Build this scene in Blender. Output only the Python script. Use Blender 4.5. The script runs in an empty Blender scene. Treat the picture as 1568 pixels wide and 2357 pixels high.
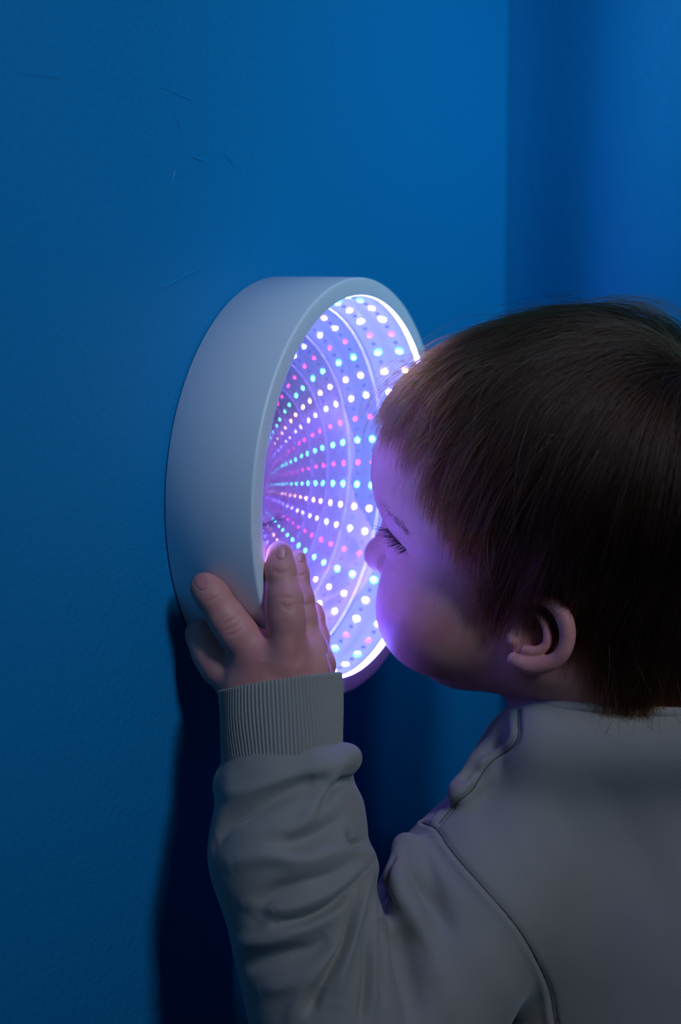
import bpy, bmesh, math, random
import numpy as np
from mathutils import Matrix, Vector
from mathutils.bvhtree import BVHTree

random.seed(7); rng = np.random.default_rng(7)
scene = bpy.context.scene

# ------------------------------------------------------------------ camera
CAM = np.array([0.3666, -0.6418, 0.1416])
YAW, PIT, ROLL, FPX = math.radians(27.1149), math.radians(-12.1638), -0.0139, 3177.4
D_ = np.array([-math.sin(YAW)*math.cos(PIT), math.cos(YAW)*math.cos(PIT), math.sin(PIT)])
_r = np.array([math.cos(YAW), math.sin(YAW), 0.0]); _u = np.cross(_r, D_)
R_ = math.cos(ROLL)*_r + math.sin(ROLL)*_u
U_ = np.cross(R_, D_)
cam_data = bpy.data.cameras.new('camera')
cam = bpy.data.objects.new('camera', cam_data)
scene.collection.objects.link(cam)
cam.matrix_world = Matrix(((R_[0], U_[0], -D_[0], CAM[0]), (R_[1], U_[1], -D_[1], CAM[1]),
                           (R_[2], U_[2], -D_[2], CAM[2]), (0, 0, 0, 1)))
cam_data.sensor_fit = 'VERTICAL'; cam_data.sensor_height = 36.0; cam_data.sensor_width = 24.0
cam_data.lens = FPX/2357*36.0
cam_data.clip_start = 0.02
cam_data.dof.use_dof = True; cam_data.dof.focus_distance = 0.665; cam_data.dof.aperture_fstop = 4.5
scene.camera = cam

# ------------------------------------------------------------------ world, lights, exposure
scene.view_settings.view_transform = 'Standard'
scene.view_settings.look = 'None'
scene.view_settings.gamma = 1.0
scene.view_settings.use_curve_mapping = False
scene.view_settings.exposure = 0.0
cy = scene.cycles
cy.max_bounces = 40; cy.glossy_bounces = 36; cy.transmission_bounces = 8; cy.diffuse_bounces = 3
cy.transparent_max_bounces = 48; cy.sample_clamp_indirect = 300.0
cy.caustics_reflective = False; cy.caustics_refractive = False

world = bpy.data.worlds.new('world'); scene.world = world; world.use_nodes = True
world.node_tree.nodes['Background'].inputs[0].default_value = (0.10, 0.22, 0.55, 1)
world.node_tree.nodes['Background'].inputs[1].default_value = 0.03

def area_light(name, loc, target, size, power, color, size_y=None, spread=180):
    l = bpy.data.lights.new(name, 'AREA'); l.energy = power; l.color = color
    l.size = size
    if size_y: l.shape = 'RECTANGLE'; l.size_y = size_y
    l.spread = math.radians(spread)
    o = bpy.data.objects.new(name, l); scene.collection.objects.link(o)
    o.location = loc
    o.rotation_euler = (Vector(target)-Vector(loc)).to_track_quat('-Z', 'Y').to_euler()
    return o
# blue room lamp high on the room side, soft neutral lamp behind the camera, two added blue fills
area_light('blue_ceiling_lamp', (1.15, -0.55, 0.85), (0, -0.06, 0.12), 0.22, 0.58, (0.34, 0.68, 1.0), spread=48)
area_light('soft_room_lamp', (1.0, -0.50, 1.05), (0.2, 0, -0.1), 0.25, 2.8, (1.0, 0.74, 0.82))
area_light('blue_frame_fill', (0.15, -1.35, 0.75), (0.02, 0, 0.12), 0.12, 0.62, (0.30, 0.55, 1.0))  # added fill light, brightens the near side of the mirror frame
area_light('blue_side_fill', (0.75, 0.02, 0.42), (0.10, 0.353, 0.22), 0.12, 0.50, (0.05, 0.66, 1.0), spread=70)  # added fill light out of view, brightens the right wall

# ------------------------------------------------------------------ node helpers
def mat_new(name):
    m = bpy.data.materials.new(name); m.use_nodes = True
    nt = m.node_tree; nt.nodes.clear()
    out = nt.nodes.new('ShaderNodeOutputMaterial')
    return m, nt, out
def N(nt, typ, **kw):
    n = nt.nodes.new(typ)
    for k, v in kw.items():
        if k.startswith('i_'):
            key = k[2:].replace('_', ' ')
            n.inputs[key].default_value = v
        else: setattr(n, k, v)
    return n
def principled(name, col, rough=0.5, spec=0.5, sss=0.0, sss_r=None, sheen=0.0):
    m, nt, out = mat_new(name)
    b = N(nt, 'ShaderNodeBsdfPrincipled')
    b.inputs['Base Color'].default_value = (*col, 1); b.inputs['Roughness'].default_value = rough
    b.inputs['Specular IOR Level'].default_value = spec
    if sss:
        b.inputs['Subsurface Weight'].default_value = sss
        b.inputs['Subsurface Radius'].default_value = sss_r or (1, .35, .2)
        b.inputs['Subsurface Scale'].default_value = 0.006
    if sheen: b.inputs['Sheen Weight'].default_value = sheen
    nt.links.new(b.outputs[0], out.inputs[0])
    return m, nt, b
def add_noise_bump(nt, b, scales, strength, dist, coord='Object'):
    tc = N(nt, 'ShaderNodeTexCoord'); prev = None
    for sc, st in scales:
        no = N(nt, 'ShaderNodeTexNoise'); no.inputs['Scale'].default_value = sc; no.inputs['Detail'].default_value = 3
        nt.links.new(tc.outputs[coord], no.inputs['Vector'])
        bu = N(nt, 'ShaderNodeBump'); bu.inputs['Strength'].default_value = strength*st
        bu.inputs['Distance'].default_value = dist
        nt.links.new(no.outputs['Fac'], bu.inputs['Height'])
        if prev: nt.links.new(prev.outputs[0], bu.inputs['Normal'])
        prev = bu
    nt.links.new(prev.outputs[0], b.inputs['Normal'])
    return tc

def cp(px, py, z):
    return CAM + D_*z + R_*((px-784)/FPX*z) - U_*((py-1178.5)/FPX*z)
def ray_dir(px, py):
    v = D_ + R_*((px-784)/FPX) - U_*((py-1178.5)/FPX)
    return v/np.linalg.norm(v)

def link(o, parent=None):
    scene.collection.objects.link(o)
    if parent is not None: o.parent = parent
    return o
def make_mesh(name, verts, faces, mat, parent=None, smooth=True):
    me = bpy.data.meshes.new(name)
    if isinstance(verts, np.ndarray): verts = verts.astype(float).tolist()
    if isinstance(faces, np.ndarray): faces = faces.tolist()
    me.from_pydata(verts, [], faces)
    me.validate(); me.update()
    if smooth: me.polygons.foreach_set('use_smooth', [True]*len(me.polygons))
    me.materials.append(mat)
    return link(bpy.data.objects.new(name, me), parent)
def empty(name, loc=(0, 0, 0)):
    o = bpy.data.objects.new(name, None); o.location = loc; o.empty_display_size = 0.02
    return link(o)
def tube(points, radii, n=8, caps=True):
    """verts/faces of a tube along a polyline"""
    P = np.array(points, float); V = []; F = []
    T = np.gradient(P, axis=0); T /= np.linalg.norm(T, axis=1)[:, None]
    up = np.array([0.13, 0.21, 0.97]);
    for i, p in enumerate(P):
        a = np.cross(T[i], up); a /= np.linalg.norm(a); b = np.cross(T[i], a)
        r = radii[i] if hasattr(radii, '__len__') else radii
        for k in range(n):
            t = 2*math.pi*k/n; V.append(p + r*(math.cos(t)*a + math.sin(t)*b))
    for i in range(len(P)-1):
        for k in range(n):
            k2 = (k+1) % n
            F.append((i*n+k, i*n+k2, (i+1)*n+k2, (i+1)*n+k))
    if caps:
        F.append(tuple(range(n))[::-1]); F.append(tuple((len(P)-1)*n+k for k in range(n)))
    return V, F
def smooth_line(pts, n=40):
    """Catmull-Rom through the points"""
    P = np.array(pts, float); P = np.vstack([2*P[0]-P[1], P, 2*P[-1]-P[-2]])
    out = []; seg = len(P)-3
    for i in range(seg):
        m = max(2, n//seg)
        for t in np.linspace(0, 1, m, endpoint=(i == seg-1)):
            a, b, c, d = P[i:i+4]
            out.append(0.5*((2*b)+(c-a)*t+(2*a-5*b+4*c-d)*t*t+(3*b-a-3*c+d)*t**3))
    return np.array(out)

# ================================================================== SETTING
CORNER_Y = 0.3525
wall_mat, nt, b = principled('blue_wall_paint', (0.004, 0.22, 0.48), 0.48, 0.3)
add_noise_bump(nt, b, [(260, 1.0), (700, 0.7), (9, 0.6)], 0.42, 0.0012)

def wall_with_marks():
    V = []; F = []
    def quad(a, b_, c, d):
        i = len(V); V.extend([a, b_, c, d]); F.append((i, i+1, i+2, i+3))
    # wall slab
    y0, y1, z0, z1 = -1.6, CORNER_Y-.0012, -1.0, 1.5
    quad((0, y0, z0), (0, y1, z0), (0, y1, z1), (0, y0, z1))
    quad((-.1, y0, z0), (-.1, y0, z1), (-.1, y1, z1), (-.1, y1, z0))
    quad((0, y0, z1), (0, y1, z1), (-.1, y1, z1), (-.1, y0, z1))
    quad((0, y0, z0), (-.1, y0, z0), (-.1, y1, z0), (0, y1, z0))
    quad((0, y0, z0), (0, y0, z1), (-.1, y0, z1), (-.1, y0, z0))
    quad((0, y1, z0), (-.1, y1, z0), (-.1, y1, z1), (0, y1, z1))
    # raised paint cracks and trowel marks in the plaster
    marks = [([(335,210),(360,200),(400,212),(418,222),(432,226),(440,236),(458,243)], .00045),
             ([(398,265),(404,272),(411,284),(416,302),(428,312)], .0007),
             ([(432,358),(455,366),(478,375)], .0006), ([(404,385),(400,410),(395,424)], .0005),
             ([(505,342),(530,372),(548,398)], .0005),
             ([(320,668),(375,661),(400,650),(425,636),(460,622),(510,613)], .0006),
             ([(745,50),(760,95),(775,140)], .0004), ([(0,160),(90,172),(170,182)], .0005),
             ([(412,930),(402,1000)], .0003)]
    for line, r in marks[:-1]:
        r *= 1.7
        pts = []
        for q in smooth_line(line, 30):
            v = ray_dir(*q); t = -CAM[0]/v[0]; p = CAM+v*t; p[0] = -r*0.55; pts.append(p)
        rr = [r*math.sin(math.pi*min(max((i+.6)/(len(pts)+.2), 0), 1))**.5 for i in range(len(pts))]
        tv, tf = tube(pts, rr, 6); i0 = len(V)
        V.extend([tuple(v) for v in tv]); F.extend([tuple(i0+k for k in f) for f in tf])
    return V, F
V, F = wall_with_marks()
o = make_mesh('wall_left', V, F, wall_mat, smooth=False); o['kind'] = 'structure'
def slab(name, a, b_, mat):
    (x0, y0, z0), (x1, y1, z1) = a, b_
    V = [(x0,y0,z0),(x1,y0,z0),(x1,y1,z0),(x0,y1,z0),(x0,y0,z1),(x1,y0,z1),(x1,y1,z1),(x0,y1,z1)]
    F = [(0,3,2,1),(4,5,6,7),(0,1,5,4),(1,2,6,5),(2,3,7,6),(3,0,4,7)]
    o = make_mesh(name, V, F, mat, smooth=False); o['kind'] = 'structure'; return o

def wavy_wall():
    """the far wall, with an added vertical roll that makes light and dark bands"""
    xs = np.concatenate([np.linspace(-0.1, 0.0, 3), np.linspace(0.0, 0.6, 121)[1:], np.linspace(.6, 2.4, 10)[1:]])
    V = []; F = []
    def g(x): return 0.0 if x <= 0.0 else -0.0052*(1-math.cos(2*math.pi*(x-.155)/.15))*(1 if x < .6 else 0)  # invented roll, shapes the soft bright and dark bands
    for x in xs:
        y = CORNER_Y+g(x)+.0052*0
        V += [(x, y, -1.0), (x, y, 1.5), (x, CORNER_Y+.1, -1.0), (x, CORNER_Y+.1, 1.5)]
    n = len(xs)
    for i in range(n-1):
        a, b_ = i*4, i*4+4
        F += [(a, b_, b_+1, a+1), (a+2, a+3, b_+3, b_+2), (a+1, b_+1, b_+3, a+3), (a, a+2, b_+2, b_)]
    F += [(0, 1, 3, 2), ((n-1)*4, (n-1)*4+2, (n-1)*4+3, (n-1)*4+1)]
    o = make_mesh('wall_right', V, F, wall_mat, smooth=False); o['kind'] = 'structure'
    for p in o.data.polygons:
        if abs(p.normal.y) > .9 and p.center.y < CORNER_Y+.05: p.use_smooth = True
wavy_wall()

# ================================================================== INFINITY MIRROR
ROUT, RIN, DEPTH = 0.110, 0.1008, 0.0488
frame_mat, nt, b = principled('white_plastic', (0.80, 0.82, 0.86), 0.42, 0.45)
add_noise_bump(nt, b, [(900, 1.0)], 0.05, 0.0004)
mirror = empty('infinity_mirror', (0.0, 0, 0))
mirror['label'] = 'round white-rimmed infinity mirror with glowing coloured lights, mounted on the blue wall'
mirror['category'] = 'mirror'
def lathe_x(profile, n=256, closed=True):
    """profile: (x, r) pairs revolved about the world X axis"""
    V = []; F = []; m = len(profile)
    for k in range(n):
        t = 2*math.pi*k/n; c, s = math.cos(t), math.sin(t)
        for x, r in profile: V.append((x, r*c, r*s))
    for k in range(n):
        k2 = (k+1) % n
        for j in range(m if closed else m-1):
            j2 = (j+1) % m
            F.append((k*m+j, k*m+j2, k2*m+j2, k2*m+j))
    return V, F
def bevel_prof():
    P = [(0.0004, ROUT-0.0006), (0.001, ROUT)]
    for a in np.linspace(0, 90, 7):   # outer front edge, 1.4 mm radius
        P.append((DEPTH-0.0014+0.0014*math.sin(math.radians(a)), ROUT-0.0014+0.0014*math.cos(math.radians(a))))
    for a in np.linspace(0, 90, 4):   # inner front edge
        P.append((DEPTH-0.0003+0.0003*math.cos(math.radians(a)), RIN+0.0003-0.0003*math.sin(math.radians(a))))
    P += [(0.002, RIN), (0.0004, RIN)]
    return P
V, F = lathe_x(bevel_prof()); make_mesh('frame', V, F, frame_mat, mirror)
back_mat = principled('black_backing', (0.02, 0.03, 0.05), 0.6)[0]
V, F = lathe_x([(0.0, 0.1002), (0.0035, 0.1002), (0.0035, 0.0001), (0.0, 0.0001)], 96)
make_mesh('back_plate', V, F, back_mat, mirror, smooth=False)

# mirror surfaces: the back mirror bulges towards the glass, the front film is nearly flat
KB = (0.03766, -0.00913, 0.00075, 0.57593, -0.05195, 0.65842, -1.51976)
KF = (0.04593, -0.00446, 0.00395, -0.13424, 0.0, -0.13424, 0.0)
def hfield(P, y, z):
    x0, ty, tz, a, b_, c, q = P; r2 = y*y+z*z
    return x0+ty*y+tz*z-(a*y*y+b_*y*z+c*z*z)-q*r2*r2
def disc(P, R=0.1004, nr=160, nt_=320):
    V = [(hfield(P, 0, 0), 0, 0)]; F = []
    for i in range(1, nr+1):
        r = R*i/nr
        for k in range(nt_):
            t = 2*math.pi*k/nt_; y, z = r*math.cos(t), r*math.sin(t)
            V.append((hfield(P, y, z), y, z))
    for k in range(nt_): F.append((0, 1+k, 1+(k+1) % nt_))
    for i in range(nr-1):
        for k in range(nt_):
            a = 1+i*nt_; k2 = (k+1) % nt_
            F.append((a+k, a+nt_+k, a+nt_+k2, a+k2))
    return V, F
m, nt, out = mat_new('silver_mirror')
g = N(nt, 'ShaderNodeBsdfGlossy'); g.inputs['Color'].default_value = (0.97, 0.97, 0.99, 1); g.inputs['Roughness'].default_value = 0.0
nt.links.new(g.outputs[0], out.inputs[0])
def smooth_normals(o, P):
    # exact surface normals of the curved plate, so that the repeated reflections stay clean
    nn = []
    x0, ty, tz, a, b_, c, q = P
    for v in o.data.vertices:
        y, z = v.co.y, v.co.z; r2 = y*y+z*z
        gy = ty-2*a*y-b_*z-4*q*r2*y; gz = tz-2*c*z-b_*y-4*q*r2*z
        nn.append(Vector((1, -gy, -gz)).normalized())
    s_ = 1.0 if o.data.polygons[0].normal.x > 0 else -1.0
    if s_ < 0: o.data.flip_normals()
    o.data.normals_split_custom_set_from_vertices(nn)
V, F = disc(KB); smooth_normals(make_mesh('mirror_plate', V, F, m, mirror), KB)
m, nt, out = mat_new('half_silvered_glass')
g = N(nt, 'ShaderNodeBsdfGlossy'); g.inputs['Color'].default_value = (0.96, 0.96, 0.98, 1); g.inputs['Roughness'].default_value = 0.0
t_ = N(nt, 'ShaderNodeBsdfTransparent'); t_.inputs['Color'].default_value = (0.97, 0.97, 1, 1)
mx = N(nt, 'ShaderNodeMixShader'); mx.inputs[0].default_value = 0.68
nt.links.new(t_.outputs[0], mx.inputs[1]); nt.links.new(g.outputs[0], mx.inputs[2]); nt.links.new(mx.outputs[0], out.inputs[0])
V, F = disc(KF); o = make_mesh('glass', V, F, m, mirror); smooth_normals(o, KF); o['label'] = 'half-silvered front glass'

# LED strip glued round the inside of the rim
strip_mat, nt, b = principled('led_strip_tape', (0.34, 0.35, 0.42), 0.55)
b.inputs['Emission Color'].default_value = (0.28, 0.33, 1.0, 1); b.inputs['Emission Strength'].default_value = 3.2   # emission stands in for LED light diffused by the silicone sleeve
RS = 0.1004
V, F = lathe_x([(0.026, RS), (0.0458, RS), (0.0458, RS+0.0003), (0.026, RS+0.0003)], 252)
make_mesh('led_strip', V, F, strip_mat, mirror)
def emission(name, col, strength):
    m, nt, out = mat_new(name); e = N(nt, 'ShaderNodeEmission')
    e.inputs[0].default_value = (*col, 1); e.inputs[1].default_value = strength
    nt.links.new(e.outputs[0], out.inputs[0]); return m
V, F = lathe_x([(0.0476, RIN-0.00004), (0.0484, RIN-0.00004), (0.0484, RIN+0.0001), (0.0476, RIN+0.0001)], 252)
make_mesh('light_ring', V, F, emission('edge_lit_acrylic', (0.22, 0.22, 1.0), 55.0), mirror)  # emission stands in for LED light carried along the acrylic edge
GLOW = 8000.0
led_cols = {'white': ((0.10, 0.10, 1.0), 1.0, (0.25, 0.3, 1.0)), 'blue': ((0.06, 0.06, 1.0), 1.0, (0.12, 0.15, 1.0)),
            'warm': ((1.0, 0.48, 0.12), 0.032, (1.0, 0.40, 0.10)), 'red': ((1.0, 0.01, 0.12), 0.045, (1.0, 0.01, 0.16)),
            'cyan': ((0.03, 0.85, 0.62), 0.06, (0.0, 0.9, 0.55))}
led_mats = {}
for k, (core, st, rim) in led_cols.items():
    led_mats[k] = (emission('led_core_'+k, core, GLOW*st), emission('led_rim_'+k, rim, 5.0))  # coloured rim emission stands in for the bloom round each light
chip_mat = principled('chip_dark', (0.16, 0.16, 0.30), 0.4)[0]
seq = ['red','cyan','warm','white','red','cyan','red','cyan','warm','white','red','cyan','warm','white','red','cyan','warm',
       'blue','warm','red','blue','cyan','warm','white','red','cyan','red','cyan','warm','blue','red','cyan','warm','blue','red','cyan','warm','white','cyan','cyan','warm','white']
seq[39] = 'cyan'; seq[40] = 'warm'; seq[41] = 'white'
def led_mesh(kind):
    """low dome: bright core with a coloured rim, local Z points to the ring's axis"""
    bm = bmesh.new(); n = 14; rings = [(0.0, 0.00078), (0.0006, 0.00074), (0.00100, 0.00062), (0.00135, 0.00050), (0.00165, 0.00030), (0.0018, 0.0)]
    r_s = 0.62 if kind == 'red' else 1.0
    vs = []
    for r, h in rings:
        vs.append([bm.verts.new((0, 0, h))] if r == 0 else [bm.verts.new((1.15*r*r_s*math.cos(2*math.pi*k/n), 0.92*r*r_s*math.sin(2*math.pi*k/n), h)) for k in range(n)])
    for k in range(n): bm.faces.new((vs[0][0], vs[1][k], vs[1][(k+1) % n])).material_index = 0
    for i in range(1, len(vs)-1):
        for k in range(n):
            f = bm.faces.new((vs[i][k], vs[i+1][k], vs[i+1][(k+1) % n], vs[i][(k+1) % n]))
            f.material_index = 0 if i < 3 else 1
    me = bpy.data.meshes.new('led'); bm.to_mesh(me); bm.free()
    me.materials.append(led_mats[kind][0]); me.materials.append(led_mats[kind][1]); return me
led_me = {k: led_mesh(k) for k in led_cols}
chipV = []; chipF = []
for j in range(42):
    ph = 0.715 + 2*math.pi/42*j            # angle from +Z towards +Y
    cdir = np.array([0, math.sin(ph), math.cos(ph)]); tan = np.array([0, math.cos(ph), -math.sin(ph)]); ax = np.array([1., 0, 0])
    p = cdir*(RS-0.0003) + ax*0.0382
    kind = seq[j]
    o = link(bpy.data.objects.new('led', led_me[kind]), mirror)
    zc = -cdir; xc = ax; yc = np.cross(zc, xc)
    o.matrix_local = Matrix(((xc[0], yc[0], zc[0], p[0]), (xc[1], yc[1], zc[1], p[1]), (xc[2], yc[2], zc[2], p[2]), (0, 0, 0, 1)))
    o['label'] = {'white': 'white', 'blue': 'bluish white', 'warm': 'warm white', 'red': 'red', 'cyan': 'cyan'}[kind]+' light'
    # little components on the tape between the lights
    for off in (0.5,):
        ph2 = ph + 2*math.pi/42*off
        c2 = np.array([0, math.sin(ph2), math.cos(ph2)]); t2 = np.array([0, math.cos(ph2), -math.sin(ph2)])
        q = c2*(RS-0.0003) + ax*0.0382; i0 = len(chipV)
        for sx in (-1, 1):
            for st in (-1, 1):
                for sr in (0, 1): chipV.append(tuple(q + ax*sx*0.0011 + t2*st*0.0007 - c2*sr*0.0005))
        for f in [(0,1,3,2),(4,6,7,5),(0,4,5,1),(2,3,7,6),(0,2,6,4),(1,5,7,3)]: chipF.append(tuple(i0+k for k in f))
o = make_mesh('resistor', chipV, chipF, chip_mat, mirror, smooth=False); o['kind'] = 'stuff'

# ================================================================== SDF MODELLING
f32 = np.float32
class Prim:
    def __init__(s, fn, op='u', k=0.004): s.fn, s.op, s.k = fn, op, k
def _len(q): return np.sqrt(q[..., 0]*q[..., 0]+q[..., 1]*q[..., 1]+q[..., 2]*q[..., 2])
def _dot(q, v): return q[..., 0]*v[0]+q[..., 1]*v[1]+q[..., 2]*v[2]
def sph(c, r):
    c = np.array(c, f32)
    return lambda P: _len(P-c)-f32(r)
def cap(a, b_, ra, rb):
    a = np.array(a, f32); b_ = np.array(b_, f32); ab = b_-a; l2 = f32(max(ab@ab, 1e-10))
    def fn(P):
        pa = P-a; t = np.clip(_dot(pa, ab)/l2, 0, 1)
        return _len(pa-t[..., None]*ab)-(f32(ra)+t*f32(rb-ra))
    return fn
def ell(c, M, r):
    """M: 3x3, columns are the ellipsoid's axes in the world"""
    c = np.array(c, f32); M = np.array(M, f32); r = np.array(r, f32)
    def fn(P):
        d = P-c; q = np.stack([_dot(d, M[:, 0]), _dot(d, M[:, 1]), _dot(d, M[:, 2])], -1)
        k0 = _len(q/r); k1 = _len(q/(r*r))+f32(1e-9)
        return k0*(k0-1)/k1
    return fn
def smin(a, b_, k):
    h = np.clip(0.5+0.5*(b_-a)/k, 0, 1); return b_*(1-h)+a*h-k*h*(1-h)
def apply(cur, d, op, k):
    if op == 'u': return smin(cur, d, k)
    if op == 's': return -smin(-cur, d, k)
    return cur
def sdf_eval(prims, P):
    cur = None
    for p in prims:
        d = p.fn(P)
        cur = d.astype(f32) if cur is None else apply(cur, d, p.op, p.k)
    return cur
def sdf_mesh(prims, lo, hi, h, B=8):
    lo = np.array(lo, f32); n = np.ceil((np.array(hi)-lo)/(h*B)).astype(int)
    I = np.stack(np.meshgrid(*[np.arange(k) for k in n], indexing='ij'), -1).reshape(-1, 3)
    cen = (lo+(I+0.5)*(h*B)).astype(f32); hd = f32(h*B*0.87)
    cur = None; D = []
    for p in prims:
        d = p.fn(cen).astype(f32); D.append(d)
        cur = d if cur is None else apply(cur, d, p.op, p.k)
    act = np.abs(cur) < hd*2.0+0.006
    I = I[act]; D = [d[act] for d in D]; nb = len(I)
    loc = np.stack(np.meshgrid(*[np.arange(B+1)]*3, indexing='ij'), -1).reshape(-1, 3)
    vals = np.empty((nb, (B+1)**3), f32)
    for s in range(0, nb, 400):
        e = min(nb, s+400); ib = I[s:e]
        P = (lo+(ib[:, None]*B+loc[None])*h).astype(f32)
        cur = np.full(P.shape[:2], 1.0, f32)
        for p, d in zip(prims, D):
            mk = np.abs(d[s:e]) < hd*2.4+p.k+0.003 if p.op == 'u' else d[s:e] < hd*2.4+p.k+0.003
            if p.op == 'u': mk = d[s:e] < hd*2.4+p.k*3+0.005
            if mk.any(): cur[mk] = apply(cur[mk], p.fn(P[mk]).astype(f32), p.op, p.k)
        vals[s:e] = cur
    vals = vals.reshape(nb, B+1, B+1, B+1)
    inside = vals < 0
    c8 = [(a, b_, c) for a in (0, 1) for b_ in (0, 1) for c in (0, 1)]
    cnt = sum(inside[:, a:a+B, b_:b_+B, c:c+B].astype(np.int8) for a, b_, c in c8)
    bi, x, y, z = np.nonzero((cnt > 0) & (cnt < 8))
    G = I[bi]*B + np.stack([x, y, z], 1)
    cv = {c: vals[bi, x+c[0], y+c[1], z+c[2]] for c in c8}
    acc = np.zeros((len(bi), 3)); num = np.zeros(len(bi))
    for a in c8:
        for ax in range(3):
            if a[ax] == 0:
                b2 = list(a); b2[ax] = 1; b2 = tuple(b2)
                va, vb = cv[a], cv[b2]; m_ = (va < 0) != (vb < 0)
                t = np.where(m_, va/np.where(m_, va-vb, 1), 0)
                q = np.repeat(np.array(a, float)[None], len(bi), 0); q[:, ax] += t
                acc[m_] += q[m_]; num[m_] += 1
    V = lo+(G+acc/num[:, None])*h
    dims = n*B+2
    key = (G[:, 0]*dims[1]+G[:, 1])*dims[2]+G[:, 2]
    order = np.argsort(key); ks = key[order]
    def find(g):
        kk = (g[:, 0]*dims[1]+g[:, 1])*dims[2]+g[:, 2]
        p = np.clip(np.searchsorted(ks, kk), 0, len(ks)-1)
        return np.where(ks[p] == kk, order[p], -1)
    quads = []
    for ax in range(3):
        e = [0, 0, 0]; e[ax] = 1
        va = cv[(0, 0, 0)]; vb = cv[tuple(e)]; m_ = (va < 0) != (vb < 0)
        g = G[m_]; u = np.zeros(3, int); u[(ax+1) % 3] = 1; w = np.zeros(3, int); w[(ax+2) % 3] = 1
        i0 = np.nonzero(m_)[0]; i1 = find(g-u); i2 = find(g-u-w); i3 = find(g-w)
        q = np.stack([i0, i1, i2, i3], 1); ok = (q >= 0).all(1)
        flip = va[m_] > 0
        q[flip] = q[flip][:, ::-1]
        quads.append(q[ok])
    return V, np.concatenate(quads)
def vnormals(V, Q):
    n = np.zeros_like(V); fn = np.cross(V[Q[:, 2]]-V[Q[:, 0]], V[Q[:, 3]]-V[Q[:, 1]])
    for k in range(4): np.add.at(n, Q[:, k], fn)
    return n/(np.linalg.norm(n, axis=1)[:, None]+1e-12)
def relax(V, Q, it=1, lam=0.5):
    for _ in range(it):
        s = np.zeros_like(V); c = np.zeros(len(V))
        for a, b_ in ((0, 1), (1, 2), (2, 3), (3, 0)):
            np.add.at(s, Q[:, a], V[Q[:, b_]]); np.add.at(c, Q[:, a], 1)
            np.add.at(s, Q[:, b_], V[Q[:, a]]); np.add.at(c, Q[:, b_], 1)
        V = V+lam*(s/np.maximum(c, 1)[:, None]-V)
    return V
class Sculpt:
    """strokes drawn over the surface as seen from the photograph's viewpoint, stored as 3-D curves on it"""
    def __init__(s, V, Q):
        s.V, s.Q = V, Q; s.refresh()
    def refresh(s):
        s.Nn = vnormals(s.V, s.Q)
        s.bvh = BVHTree.FromPolygons([tuple(v) for v in s.V.tolist()], s.Q.tolist())
    def hit(s, px, py):
        v = ray_dir(px, py); r = s.bvh.ray_cast(Vector(CAM), Vector(v))
        if r[0] is None: return None, None
        n = np.array(r[1]); n = n if n@v < 0 else -n
        return np.array(r[0]), n
    def line(s, pts, n=24):
        out = []
        for q in smooth_line(pts, n):
            h, _ = s.hit(*q)
            if h is not None: out.append(h)
        return np.array(out) if len(out) > 1 else None
    def stroke(s, pts, width, amp, taper=True, n=24, prof='g'):
        L = s.line(pts, n)
        if L is None: return
        lo = L.min(0)-3*width; hi = L.max(0)+3*width
        idx = np.nonzero(((s.V > lo) & (s.V < hi)).all(1))[0]
        P = s.V[idx]; best = np.full(len(idx), 1e9); tt = np.zeros(len(idx)); m = len(L)-1
        for i in range(m):
            a, b_ = L[i], L[i+1]; ab = b_-a
            if ab@ab < 1e-12 or np.linalg.norm(ab) > 0.03: continue
            t = np.clip(((P-a)@ab)/(ab@ab), 0, 1); d = np.linalg.norm(P-a-t[:, None]*ab, axis=1)
            u = d < best; best[u] = d[u]; tt[u] = (i+t[u])/m
        w = np.exp(-(best/width)**2)
        if taper: w *= np.clip(np.sin(math.pi*np.clip(tt, 0.02, 0.98)), 0, 1)**0.5
        s.V[idx] += s.Nn[idx]*(w*amp)[:, None]

# ---------------------------------------------------------------- the child's head frame (F forward, U up, L left)
def head_rot(y, p, r):
    Fv = np.array([-1., 0, 0]); Lv = np.array([0, -1., 0]); Uv = np.array([0, 0, 1.])
    F2 = math.cos(p)*Fv+math.sin(p)*Uv; U2 = math.cos(p)*Uv-math.sin(p)*Fv
    L2 = math.cos(r)*Lv+math.sin(r)*U2; U3 = math.cos(r)*U2-math.sin(r)*L2 if False else np.cross(L2, F2)*1.0
    U3 = math.cos(r)*U2-math.sin(r)*Lv
    Z = np.array([[math.cos(y), -math.sin(y), 0], [math.sin(y), math.cos(y), 0], [0, 0, 1]])
    return Z@np.stack([F2, U3, L2], 1)
HM = head_rot(0.13, 0.0, -0.13); HT = np.array([0.1490, 0.0235, -0.0440])-R_*0.002+np.array([0, 0, .002]); HS = 0.985
def hp(f, u, l): return HM@(np.array([f, u, l])*HS)+HT
def h_sph(c, r): return sph(hp(*c), r*HS)
def h_cap(a, b_, ra, rb): return cap(hp(*a), hp(*b_), ra*HS, rb*HS)
def h_ell(c, r): return ell(hp(*c), HM, np.array(r)*HS)
CM = np.stack([R_, -U_, D_], 1)
def c_cap(a, b_, ra, rb): return cap(cp(*a), cp(*b_), ra*a[2]/FPX, rb*b_[2]/FPX)
def c_ell(c, r): return ell(cp(*c), CM, np.array(r)*c[2]/FPX)
def chain(pts, k=0.002, op='u'):
    return [Prim(c_cap(pts[i][:3], pts[i+1][:3], pts[i][3], pts[i+1][3]), op, k) for i in range(len(pts)-1)]

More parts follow.
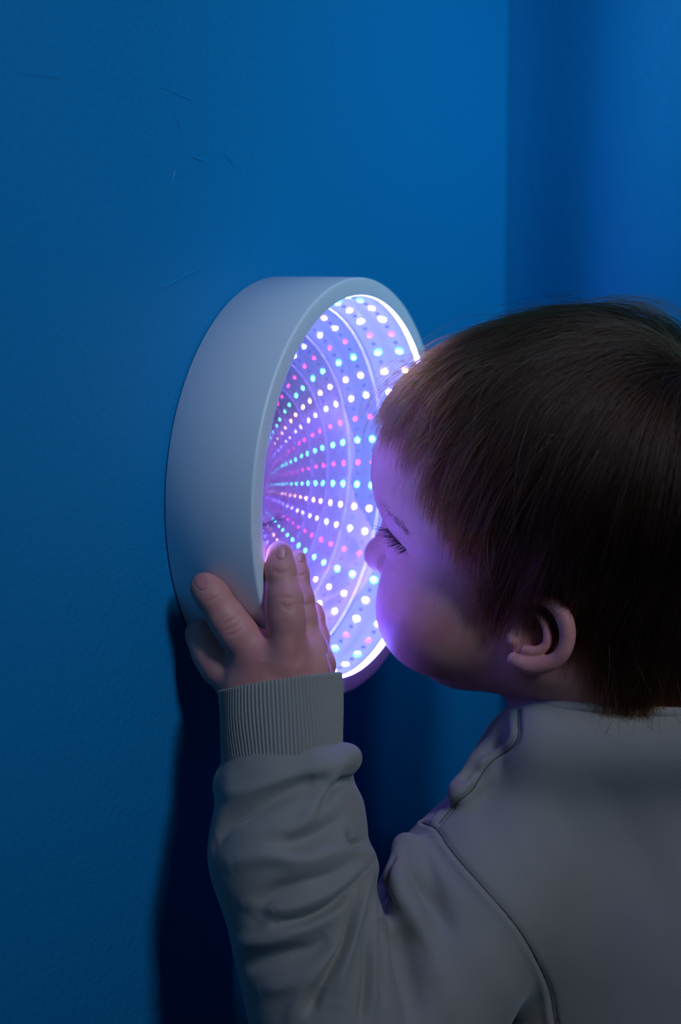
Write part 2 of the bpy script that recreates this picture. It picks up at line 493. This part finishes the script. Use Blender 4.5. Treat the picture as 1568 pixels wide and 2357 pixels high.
cranium = [Prim(h_ell((-.018, .057, 0), (.090, .074, .0690)), 'u', .01),
           Prim(h_ell((.0325, .054, 0), (.0605, .057, .058)), 'u', .02)]
face = [Prim(h_ell((.026, .0, 0), (.056, .060, .056)), 'u', .02),
        Prim(h_sph((.049, -.011, .030), .0360), 'u', .015), Prim(h_sph((.049, -.011, -.030), .0360), 'u', .015),
        Prim(h_ell((.0485, -.039, 0), (.027, .020, .028)), 'u', .015),
        Prim(h_cap((.0, -.025, .041), (.043, -.041, .014), .020, .018), 'u', .015),
        Prim(h_cap((.0, -.025, -.041), (.043, -.041, -.014), .020, .018), 'u', .015),
        # brow, eye hollows, lids
        Prim(h_sph((.094, .026, .021), .010), 's', .012), Prim(h_sph((.094, .026, -.021), .010), 's', .012),
        Prim(h_ell((.066, .024, .029), (.0125, .0105, .0145)), 'u', .004),
        Prim(h_ell((.066, .024, -.029), (.0125, .0105, .0145)), 'u', .004),
        # nose
        Prim(h_cap((.079, .030, 0), (.090, .008, 0), .006, .0085), 'u', .008),
        Prim(h_sph((.0935, .004, 0), .0085), 'u', .004),
        Prim(h_sph((.086, .0015, .0085), .0062), 'u', .003), Prim(h_sph((.086, .0015, -.0085), .0062), 'u', .003),
        # lips
        Prim(h_ell((.0810, -.019, 0), (.0075, .0048, .015)), 'u', .004),
        Prim(h_ell((.0790, -.0275, 0), (.0075, .0048, .013)), 'u', .003),
        Prim(h_ell((.091, -.0232, 0), (.0075, .0009, .018)), 's', .0015)]
neck = [Prim(cap(hp(-.022, -.005, 0), cp(1400, 1800, .76), .046, .050), 'u', .02)]
EZ = -0.008
def ez(pts): return [(a, b_, z+EZ, r) for a, b_, z, r in pts]
ear = [Prim(c_ell((1238, 1464, .673+EZ), (64, 80, 16)), 'u', .003)]
helix = [(1190,1400,.6725,12),(1206,1380,.668,14),(1245,1377,.662,16),(1280,1394,.658,18),(1301,1427,.6555,19),(1307,1464,.6555,18),
         (1299,1497,.657,17),(1280,1519,.660,18),(1250,1530,.663,20),(1215,1530,.666,21),(1185,1518,.669,18)]
def dense(pts, n): return [tuple(q) for q in smooth_line(pts, n)]
ear += chain(ez(dense(helix, 30)), .0008)
ear += [Prim(c_ell((1226, 1456, .652+EZ), (36, 44, 62)), 's', .0015),
        Prim(c_cap((1280,1425,.650+EZ), (1284,1500,.651+EZ), 14, 12), 's', .002),
        Prim(c_cap((1232,1402,.651+EZ), (1270,1420,.649+EZ), 11, 13), 's', .002)]
ear += chain(ez(dense([(1236,1410,.666,7),(1252,1430,.6635,8),(1262,1462,.662,9),(1256,1487,.6625,9),(1235,1499,.664,10),(1208,1496,.666,12)], 16)), .0015)
ear += chain(ez([(1172,1462,.676,12),(1180,1476,.672,9)]), .003)
# hand: px, py, camera distance, radius in px
palm = [Prim(c_ell((645, 1545, .652), (112, 80, 44)), 'u', .006),
        Prim(c_cap((565, 1560, .660), (600, 1500, .652), 55, 48), 'u', .008),
        Prim(c_cap((700, 1560, .662), (712, 1490, .661), 52, 42), 'u', .008),
        Prim(c_cap((640, 1600, .656), (640, 1720, .652), 80, 80), 'u', .012),
        Prim(c_cap((566, 1590, .662), (580, 1660, .66), 56, 50), 'u', .008), Prim(c_cap((712, 1570, .670), (705, 1650, .665), 58, 50), 'u', .008)]
pinky = chain([(560,1580,.663,52),(505,1530,.664,44),(482,1500,.665,38),(462,1464,.667,31),(459,1458,.668,30)], .004)
ringf = chain([(600,1530,.653,50),(545,1455,.650,43),(520,1420,.6495,40),(490,1372,.6482,37),(472,1352,.6487,35)], .004)
middle = chain([(662,1520,.648,50),(660,1420,.645,41),(658,1380,.646,39),(646,1310,.6483,33),(644,1275,.6490,30)], .004)
index = chain([(708,1500,.662,42),(699,1420,.663,30),(695,1380,.664,27),(687,1320,.668,23),(684,1286,.669,21)], .003)
thumb = chain([(700,1590,.675,62),(728,1530,.684,42),(733,1465,.694,23),(730,1420,.697,15),(729,1398,.6975,12)], .004)
arm = [Prim(cap(cp(640, 1720, .650), cp(740, 2450, .640), .020, .026), 'u', .01),
       Prim(cap(cp(740, 2450, .640), cp(1120, 2050, .70), .026, .032), 'u', .01),
       Prim(cap(cp(1120, 2050, .70), cp(1400, 1950, .77), .034, .055), 'u', .02),
       Prim(cap(cp(1400, 1950, .77), cp(1430, 2700, .75), .060, .070), 'u', .02)]
body_prims = cranium+face+neck+ear+palm+pinky+ringf+middle+index+thumb+arm
import time; _t = time.time()
BV, BQ = sdf_mesh(body_prims, (0.0, -0.24, -0.42), (0.40, 0.16, 0.11), 0.00072)
BV = relax(BV, BQ, 1, 0.4)
bs = Sculpt(BV, BQ)
print('body', len(BV), time.time()-_t, 'face min x', BV[(BV[:, 2] > -.02) & (BV[:, 1] > -.045)][:, 0].min())

# knuckle creases, nail beds and lid line
W = 0.0006
for ln in [[(628,1312),(645,1316),(664,1312)], [(630,1318),(648,1322),(664,1318)],
           [(640,1378),(660,1374),(680,1378)], [(646,1392),(662,1396),(680,1391)], [(650,1400),(664,1403),(678,1400)],
           [(674,1322),(690,1325),(704,1320)], [(690,1388),(704,1392),(716,1388)],
           [(474,1386),(490,1380),(503,1368)], [(512,1440),(530,1430),(548,1418)], [(516,1452),(534,1446),(556,1428)], [(522,1464),(542,1458),(560,1444)],
           [(462,1512),(474,1504),(486,1496)], [(466,1520),(480,1514),(490,1504)], [(738,1450),(746,1455),(755,1462)]]:
    bs.stroke(ln, W, -0.00055)
bs.stroke([(868,1158),(880,1195),(905,1240),(942,1278)], .0012, -0.0012)
bs.stroke([(560,1600),(590,1560),(600,1520)], .004, -0.0008)
bs.stroke([(680,1540),(690,1500),(686,1460)], .003, -0.0012)
bs.stroke([(612,1478),(608,1455),(612,1440)], .002, -0.0010)
bs.refresh(); BV = bs.V

m, nt, out = mat_new('skin'); b = N(nt, 'ShaderNodeBsdfPrincipled'); nt.links.new(b.outputs[0], out.inputs[0])
b.inputs['Roughness'].default_value = 0.5; b.inputs['Specular IOR Level'].default_value = 0.35
b.inputs['Subsurface Weight'].default_value = 0.35; b.inputs['Subsurface Radius'].default_value = (1.0, 0.32, 0.18); b.inputs['Subsurface Scale'].default_value = 0.006
tc = N(nt, 'ShaderNodeTexCoord'); no = N(nt, 'ShaderNodeTexNoise'); no.inputs['Scale'].default_value = 45; no.inputs['Detail'].default_value = 4
cr = N(nt, 'ShaderNodeValToRGB'); cr.color_ramp.elements[0].color = (0.60, 0.22, 0.20, 1); cr.color_ramp.elements[0].position = .3
cr.color_ramp.elements[1].color = (0.72, 0.32, 0.28, 1); cr.color_ramp.elements[1].position = .7
nt.links.new(tc.outputs['Object'], no.inputs['Vector']); nt.links.new(no.outputs['Fac'], cr.inputs[0]); nt.links.new(cr.outputs[0], b.inputs['Base Color'])
n2 = N(nt, 'ShaderNodeTexNoise'); n2.inputs['Scale'].default_value = 900; n2.inputs['Detail'].default_value = 3
bu = N(nt, 'ShaderNodeBump'); bu.inputs['Strength'].default_value = 0.18; bu.inputs['Distance'].default_value = 0.0006
nt.links.new(tc.outputs['Object'], n2.inputs['Vector']); nt.links.new(n2.outputs['Fac'], bu.inputs['Height']); nt.links.new(bu.outputs[0], b.inputs['Normal'])
skin_mat = m

child = empty('child', (0.0, 0.0, 0.0))
child['label'] = 'toddler in a grey sweatshirt pressing face and hand to the round lit mirror'
child['category'] = 'person'
body = make_mesh('body', BV, BQ, skin_mat, child)


# fingernails
nail_mat = principled('fingernail', (0.55, 0.20, 0.19), 0.4, 0.5)[0]
def nail(cx, cy_, w, h, ang):
    V = []; nx, ny = 10, 12; keep = {}
    ca, sa = math.cos(math.radians(ang)), math.sin(math.radians(ang)); F = []
    for j in range(ny+1):
        for i in range(nx+1):
            u, v = i/nx*2-1, j/ny*2-1
            ww = w*(1-0.35*max(0, v)**3)*(1-.12*max(0, -v)**4)      # rounded towards the cuticle
            hh = h*(math.sqrt(max(0, 1-abs(u)**3*.55)))
            x, y = u*ww, v*hh
            hpt, n = bs.hit(cx+x*ca-y*sa, cy_+x*sa+y*ca)
            if hpt is None: return nail(cx+.5, cy_+1, w*.92, h*.92, ang) if w > 6 else None
            e = max(abs(u), abs(v)); lift = 0.00028 if e < .95 else -0.0001
            V.append(hpt+n*lift)
    for j in range(ny):
        for i in range(nx):
            a = j*(nx+1)+i; F.append((a, a+1, a+nx+2, a+nx+1))
    o = make_mesh('fingernail', np.array(V), F, nail_mat, child)
nail(648, 1268, 14, 21, 0); nail(690, 1279, 9, 16, 2); nail(466, 1341, 17, 17, -32)

# ---------------------------------------------------------------- lashes and brow
hair_dark = principled('lash', (0.012, 0.008, 0.008), 0.5)[0]
def px_strands(name, items, mat, parent, base, rb):
    V = []; F = []
    for (x, y), (dx, dy), r, bend in items:
        h0, n = bs.hit(x, y)
        if h0 is None: continue
        z = (h0-CAM)@D_; pts = []
        for t in np.linspace(0, 1, 5):
            q = cp(x+dx*t, y+dy*t+bend*math.sin(math.pi*t*.5)*t, z-0.0006*(1-t))
            pts.append(q)
        tv, tf = tube(pts, [r*(1-.8*t) for t in np.linspace(0, 1, 5)], 4); i0 = len(V)
        V += tv; F += [tuple(i0+k for k in f) for f in tf]
    L = bs.line(base, 30)
    if L is not None:
        tv, tf = tube(L, rb, 5); i0 = len(V); V += list(tv); F += [tuple(i0+k for k in f) for f in tf]
    return make_mesh(name, np.array(V), F, mat, parent)
items = []
for i in range(46):
    t = rng.random(); x = 890+46*t; y = 1217+49*t
    a = math.radians(176-40*t+rng.normal(0, 9)); Ls = 31+rng.random()*12-12*t
    items.append(((x, y), (Ls*math.cos(a), Ls*math.sin(a)*1.0), 0.00016, -6))
px_strands('eyelash', items, hair_dark, child, [(890,1217),(905,1233),(920,1249),(936,1266)], 0.00028)
items = []
for i in range(150):
    t = rng.random(); x = 868+66*t; y = 1150+72*t+rng.normal(0, 5)
    items.append(((x+rng.random()*8, y), (7+6*rng.random(), 12+8*rng.random()), 0.000045, 0))
px_strands('eyebrow', items, principled('brow_hair', (0.16, 0.07, 0.05), .6)[0], child, [(892,1182),(902,1192),(912,1202),(934,1222)], 0.0001)

# ---------------------------------------------------------------- hair
head_prims = cranium+face[:6]+neck
def head_d(P): return sdf_eval(head_prims, P.astype(f32)).astype(float)
def head_dn(P):
    d = head_d(P); e = 0.0012; g = np.stack([head_d(P+np.eye(3)[k]*e)-d for k in range(3)], 1)
    return d, g/(np.linalg.norm(g, axis=1)[:, None]+1e-9)
def to_head(P): return ((P-HT)@HM)/HS
line_px = [(872,955),(935,945),(1010,985),(1040,1100),(1072,1180),(1100,1270),(1115,1350),(1150,1400),(1190,1385),(1230,1352),(1290,1365),(1340,1410),(1355,1480),(1375,1560),(1420,1600),(1600,1600)]
poly = []
for q in line_px:
    v = ray_dir(*q); best = None; o_ = CAM+v*0.5
    for _ in range(80):
        d = head_d(o_[None])[0]; o_ = o_+v*max(d, 0.0003)*0.8
        if d < 0.0004: best = o_; break
    if best is not None: poly.append(to_head(best[None])[0][:2])
poly = np.array(poly); print('hairline', np.round(poly, 3).tolist())
poly = np.vstack([[[.20, poly[0, 1]+0.0]], poly, [[-.20, poly[-1, 1]-.01]], [[-.2, .3]], [[.2, .3]]])
def in_poly(p, poly):
    c = np.zeros(len(p), bool); j = len(poly)-1
    for i in range(len(poly)):
        xi, yi = poly[i]; xj, yj = poly[j]
        m_ = ((yi > p[:, 1]) != (yj > p[:, 1])) & (p[:, 0] < (xj-xi)*(p[:, 1]-yi)/(yj-yi+1e-12)+xi)
        c ^= m_; j = i
    return c
def edge_dist(p):
    best = np.full(len(p), 1e9)
    for a, b_ in zip(poly[:-3], poly[1:-2]):
        ab = b_-a; t = np.clip(((p-a)@ab)/(ab@ab), 0, 1); best = np.minimum(best, np.linalg.norm(p-a-t[:, None]*ab, axis=1))
    return best
fc = BV[BQ].mean(1); dd = head_d(fc); hh = to_head(fc)
scalp = (np.abs(dd) < 0.0012) & in_poly(hh[:, :2], poly)
cand = np.nonzero(scalp)[0]; print('scalp faces', len(cand))
NS = 30000
edc = edge_dist(hh[cand, :2]); wgt = np.clip(edc/0.014, 0.18, 1)
pick = rng.choice(cand, NS, p=wgt/wgt.sum())
roots = fc[pick]+rng.normal(0, .0003, (NS, 3)); hr = to_head(roots)
CROWN = hp(-.075, .105, .012)
ed = edge_dist(hr[:, :2])
def grow(roots, hr, ed, steps=15, jitter=0.16, lift=None, lenmul=1.0):
    n = len(roots)
    L = (0.028+0.045*np.clip(ed/0.04, 0, 1))*(0.72+0.45*rng.random(n))*lenmul
    fr = to_head(roots); L *= 1-.38*np.clip((fr[:, 0]-.045)/.03, 0, 1)
    hmax = (0.0045+0.0120*np.clip(ed/0.045, 0, 1))*rng.random(n)**0.8 if lift is None else lift
    P = [roots]; p = roots.copy(); d, nn = head_dn(p)
    flow = p-CROWN; flow -= (flow*nn).sum(1)[:, None]*nn; flow /= np.linalg.norm(flow, axis=1)[:, None]+1e-9
    sw_ = np.cross(nn, flow); flow = flow+0.28*sw_
    jit = rng.normal(0, jitter, (n, 3)); ph = roots@np.array([[130., 40, 70], [50, 120, -60], [90, -70, 110]])
    jit += 0.12*np.sin(ph)
    prev = flow
    for s_ in range(1, steps):
        t = s_/(steps-1)
        g = np.array([0, 0, -1.0]); side = np.clip(np.abs(nn@HM[:, 2]), 0, 1)
        dirv = flow*(1-.5*t)+g*(0.25+0.75*t)*(0.35+side[:, None])+jit+prev*0.7
        dirv -= (dirv*nn).sum(1)[:, None]*nn*0.9
        dirv /= np.linalg.norm(dirv, axis=1)[:, None]+1e-9; prev = dirv
        p = p+dirv*(L/(steps-1))[:, None]
        d, nn = head_dn(p)
        off = 0.0006+hmax*np.clip(math.sin(min(t*2.2, 1.57)), 0, 1)*(1-.35*t)
        p = p+nn*((off-d)*0.8)[:, None]
        P.append(p)
    return np.stack(P, 1)
S = grow(roots, hr, ed)
# clumping towards guide strands
NG = 650; gi = rng.choice(NS, NG, replace=False); gr = roots[gi]
near = np.empty(NS, int)
for a in range(0, NS, 3000):
    near[a:a+3000] = np.argmin(((roots[a:a+3000, None]-gr[None])**2).sum(2), 1)
tt = np.linspace(0, 1, S.shape[1])[None, :, None]
S = S+(S[gi][near]-S)*(0.80*tt**1.1)*rng.uniform(.4, 1, (NS, 1, 1))
# flyaway strands over the crown and at the edge
fi = rng.choice(NS, 700); rf = roots[fi]
Sf = grow(rf, hr[fi], ed[fi], lift=0.010+0.014*rng.random(700), jitter=.3, lenmul=1.15)
S = np.concatenate([S, Sf])
# long wisps arching over the crown
arcs = []
for base_, zz, cnt in [([(1600,840),(1545,745),(1480,705),(1400,698),(1310,722)], .70, 26), ([(1590,800),(1520,712),(1430,692),(1330,704),(1250,740)], .71, 16),
                      ([(1500,740),(1420,716),(1330,706),(1240,716),(1150,752)], .72, 22), ([(1330,720),(1240,712),(1160,728),(1090,762)], .725, 18),
                      ([(1600,760),(1540,700),(1460,682),(1380,690)], .70, 9), ([(1560,780),(1500,722),(1420,708),(1340,716),(1270,735)], .69, 34)]:
    for _ in range(cnt):
        o1 = rng.normal(0, 7, 2); o2 = rng.normal(0, 9, 2); z0 = zz+rng.normal(0, .008)
        c = smooth_line([(x+o1[0]*(1-i/4)+o2[0]*i/4, y+o1[1]*(1-i/4)+o2[1]*i/4) for i, (x, y) in enumerate(base_)], 15)
        c = c[np.linspace(0, len(c)-1, S.shape[1]).round().astype(int)]
        arcs.append([cp(x, y, z0) for x, y in c])
S = np.concatenate([S, np.array(arcs)])
hc = bpy.data.hair_curves.new('hair')
hc.add_curves([S.shape[1]]*len(S))
hc.attributes['position'].data.foreach_set('vector', S.reshape(-1).astype(np.float32)) if 'position' in hc.attributes else hc.position_data.foreach_set('vector', S.reshape(-1).astype(np.float32))
ra = hc.attributes.get('radius') or hc.attributes.new('radius', 'FLOAT', 'POINT')
rad = (0.00010*(1-.75*np.linspace(0, 1, S.shape[1])[None]**1.5)*rng.uniform(.7, 1.2, (len(S), 1))).astype(np.float32)
ra.data.foreach_set('value', rad.reshape(-1))
m, nt, out = mat_new('dark_brown_hair')
hb = N(nt, 'ShaderNodeBsdfHairPrincipled'); hb.parametrization = 'MELANIN'
hb.inputs['Melanin'].default_value = 0.69; hb.inputs['Melanin Redness'].default_value = 0.75
hb.inputs['Roughness'].default_value = 0.34; hb.inputs['Radial Roughness'].default_value = 0.5; hb.inputs['Random Color'].default_value = 0.25
nt.links.new(hb.outputs[0], out.inputs[0])
hc.materials.append(m)
# scalp cap under the strands
cap_sel = scalp & (edge_dist(hh[:, :2]) > 0.012)
used = np.unique(BQ[cap_sel]); remap = -np.ones(len(BV), int); remap[used] = np.arange(len(used))
capV = BV[used]+vnormals(BV, BQ)[used]*0.0007
hair = make_mesh('hair', capV, remap[BQ[cap_sel]], principled('hair_undercoat', (0.018, 0.010, 0.008), .8, .1)[0], child)
strands = link(bpy.data.objects.new('hair_strand', hc), hair); strands['kind'] = 'stuff'
print('hair', time.time()-_t)

# ---------------------------------------------------------------- sweatshirt
sw = [Prim(cap(cp(658, 1800, .652), cp(660, 1960, .645), .0320, .0345), 'u', .01),
      Prim(cap(cp(660, 1960, .645), cp(785, 2420, .632), .0345, .0380), 'u', .01),
      Prim(cap(cp(830, 2520, .645), cp(1085, 2085, .690), .0460, .0420), 'u', .006),
      Prim(cap(cp(1085, 2060, .70), cp(1290, 1810, .735), .040, .044), 'u', .02),
      Prim(cap(cp(1290, 1775, .735), cp(1620, 1780, .74), .040, .042), 'u', .02),
      Prim(cap(cp(1250, 1706, .694), cp(1640, 1722, .690), .0185, .0195), 'u', .03),
      Prim(ell(cp(1500, 2200, .775), CM, (.115, .150, .115)), 'u', .03),
      Prim(cap(cp(1480, 2500, .76), cp(1480, 2900, .76), .10, .10), 'u', .03)]
tc_ = cp(1500, 2200, .775)
sw += [Prim(cap(tc_+np.array([-.01, .07, .085]), tc_+np.array([-.03, .135, -.02]), .042, .044), 'u', .03),
       Prim(cap(tc_+np.array([-.03, .135, -.02]), tc_+np.array([-.06, .15, -.15]), .042, .036), 'u', .02)]
# thick gathered fold under the cuff and bunched cloth down the forearm
sw += chain([(524,1806,.648,32),(560,1812,.637,34),(640,1794,.631,35),(730,1758,.632,35),(800,1745,.642,35)], .006)
sw += chain([(795,1860,.650,36),(800,1900,.648,34)], .01)
sw += chain([(838,1990,.645,30),(760,2000,.625,32),(700,2020,.615,30)], .01)
sw += chain([(935,1950,.672,34),(930,2020,.660,34),(950,2120,.648,34)], .01)
sw += chain([(1060,1820,.690,30),(1120,1760,.700,34),(1165,1700,.705,30)], .008)
SV, SQ = sdf_mesh(sw, (0.02, -0.30, -0.44), (0.42, 0.32, -0.06), 0.0011)
SV = relax(SV, SQ, 2, .5)
print('shirt', len(SV), time.time()-_t)
ss = Sculpt(SV, SQ)
m2 = 0.001
folds = [ # polyline, width (mm), depth (mm)
 ([(493,1940),(527,1891),(586,1857),(683,1813),(732,1800)], 5, -4.5), ([(640,1944),(690,1935),(751,1910),(790,1880)], 4.5, -3.5),
 ([(827,1722),(771,1780),(728,1850),(690,1905),(640,1915)], 4, 2.0), ([(510,1830),(600,1815),(700,1785),(790,1755)], 4, 1.5),
 ([(824,1798),(781,1806),(751,1837),(727,1862)], 2.6, -4.5), ([(838,1942),(812,1940),(803,1915)], 2.4, -4.0),
 ([(586,2115),(625,2061),(693,2037),(761,2018),(810,1993)], 4.5, -3.0), 
 ([(530,1990),(620,1970),(700,1980),(790,1955),(850,1950)], 4.5, 2.2), ([(560,2080),(640,2090),(720,2070),(800,2020),(850,1985)], 4, 2.2),
 ([(878,1969),(829,2027),(771,2081),(703,2115),(634,2128)], 2.2, -5.0), ([(832,2032),(810,2110),(795,2173),(751,2247),(708,2324)], 2.0, -4.5),
 ([(712,2330),(722,2300),(738,2270)], 3.2, -4.0), ([(871,1983),(878,2037),(873,2100),(883,2144),(878,2200),(883,2300)], 2.2, -4.5),
 ([(878,2110),(884,2144),(884,2180)], 3.0, -4.0), ([(859,1988),(829,2086),(805,2164),(790,2232),(776,2305)], 3.4, 3.0),
 ([(862,2060),(859,2134),(859,2232),(862,2330)], 3.0, 2.0), ([(902,2082),(889,2056),(890,2008),(907,1969)], 1.9, -3.5),
 ([(552,2222),(635,2203),(722,2183),(756,2149)], 4.5, -4.0), ([(537,2173),(625,2164),(722,2125),(790,2081)], 4.5, 2.2),
 ([(600,2280),(680,2260),(740,2215),(785,2170)], 4.5, 2.2), ([(660,2357),(700,2280),(760,2210)], 3.5, 1.6), ([(830,2357),(845,2260),(843,2160)], 2.4, -3.0),
 ([(932,1940),(951,2008),(1000,2086),(1040,2150)], 5, -3.2), ([(975,1930),(1005,1998),(1058,2086)], 5, 1.6),
 ([(912,2000),(925,2060),(960,2120),(1014,2232)], 5, 2.8), ([(895,2149),(915,2190),(940,2270),(950,2357)], 6.5, -4.5),
 ([(980,2200),(1020,2270),(1040,2357)], 7, 1.5),
  
 ([(1167,1807),(1273,1927),(1329,2083)], 14, 2.0), ([(1100,1850),(1160,1960),(1250,2100)], 10, -1.6), ([(1380,1800),(1480,1980),(1560,2150)], 14, -1.5),
 ([(1060,1795),(1085,1775),(1110,1770)], 4, -3.0), ([(1105,1735),(1140,1712),(1165,1700)], 4, -2.5),
 ([(1080,2150),(1150,2260),(1200,2357)], 12, 1.2)]
for ln, w_, a_ in folds: ss.stroke(ln, w_*m2*.85, a_*m2*1.35, n=30)
ss.V = relax(ss.V, SQ, 2, .5)
ss.refresh()
arm_seam = [(972,1893),(1005,1908),(1030,1945),(1062,1985),(1117,2047),(1190,2132),(1237,2210),(1266,2280),(1279,2357)]
top_seam = [(1194,1632),(1193,1660),(1194,1690),(1180,1718),(1130,1755),(1105,1790),(1086,1820),(1050,1850),(1012,1895)]
for ln in (arm_seam, top_seam):
    ss.stroke(ln, .0016, -0.0016, taper=False, n=60)
    ss.stroke([(x-16, y-3) for x, y in ln], .0022, 0.0010, taper=False, n=60)
ss.refresh()
cloth_mat, nt, b = principled('grey_jersey', (0.30, 0.275, 0.24), 0.9, 0.2, sheen=0.25)
tc = N(nt, 'ShaderNodeTexCoord'); wv = N(nt, 'ShaderNodeTexWave'); wv.inputs['Scale'].default_value = 330; wv.inputs['Distortion'].default_value = 2.5
wv.inputs['Detail'].default_value = 2; wv.bands_direction = 'DIAGONAL'
bu = N(nt, 'ShaderNodeBump'); bu.inputs['Strength'].default_value = 0.15; bu.inputs['Distance'].default_value = 0.0005
n3 = N(nt, 'ShaderNodeTexNoise'); n3.inputs['Scale'].default_value = 60; n3.inputs['Detail'].default_value = 5
b2 = N(nt, 'ShaderNodeBump'); b2.inputs['Strength'].default_value = 0.25; b2.inputs['Distance'].default_value = 0.002
nt.links.new(tc.outputs['Object'], wv.inputs['Vector']); nt.links.new(wv.outputs['Fac'], bu.inputs['Height'])
nt.links.new(tc.outputs['Object'], n3.inputs['Vector']); nt.links.new(n3.outputs['Fac'], b2.inputs['Height']); nt.links.new(b2.outputs[0], bu.inputs['Normal'])
nt.links.new(bu.outputs[0], b.inputs['Normal'])
shirt = make_mesh('sweatshirt', ss.V, SQ, cloth_mat, child)
thread = principled('seam_thread', (0.10, 0.10, 0.09), 0.9)[0]
for ln in (arm_seam, top_seam):
    L = ss.line(ln, 120)
    tv, tf = tube(L, 0.00042, 6); make_mesh('seam', np.array(tv), tf, thread, shirt)

# ribbed cuff
def cuff():
    top_c, bot_c = cp(644, 1572, .656), cp(653, 1752, .650)
    axis = bot_c-top_c; Ln = np.linalg.norm(axis); axis /= Ln
    def xdir(t):   # mouth is tilted: right side higher
        a = math.radians(-9.0-2*t); return R_*math.cos(a)-U_*math.sin(a)
    NT, RIB = 1000, 100; prof = []
    for v in np.linspace(0, 1, 26): prof.append((v, 0.0))          # outer wall from the mouth down
    lip = [(0.06, -.0022), (0.02, -.0022), (0.0, -.0018), (-.012, -.0010), (-.014, -.0004)]
    prof = lip+[(v, 0.0) for v in np.linspace(-.006, 1, 28)]
    V = []; F = []; m = len(prof)
    for k in range(NT):
        th = 2*math.pi*k/NT; rib = 0.00070*(0.5+0.5*math.cos(RIB*th))**0.6
        for v, dr in prof:
            vv = min(max(v, 0), 1); X = xdir(vv); Z = np.cross(X, axis); Z /= np.linalg.norm(Z)
            rx = (.0291+.0006*math.sin(vv*3.1))*(1-.02*vv); rz = .0250
            wob = 0.0005*math.sin(3*th+5*vv)+0.0006*math.sin(2*th-3*vv)
            f = rib*(1 if dr > -.001 else .4)+dr+wob
            c = top_c+axis*Ln*v
            V.append(c+X*(rx+f)*math.cos(th)+Z*(rz+f)*math.sin(th))
    for k in range(NT):
        k2 = (k+1) % NT
        for j in range(m-1): F.append((k*m+j, k*m+j+1, k2*m+j+1, k2*m+j))
    return np.array(V), F
V, F = cuff(); make_mesh('cuff', V, F, cloth_mat, shirt)
# collar band round the neck
L = smooth_line([cp(1212,1634,.706), cp(1262,1626,.692), cp(1340,1628,.686), cp(1450,1636,.684), cp(1560,1642,.684), cp(1680,1650,.69)], 60)
tv, tf = tube(L, 0.0030, 14); make_mesh('collar', np.array(tv), tf, cloth_mat, shirt)
print('done', time.time()-_t)
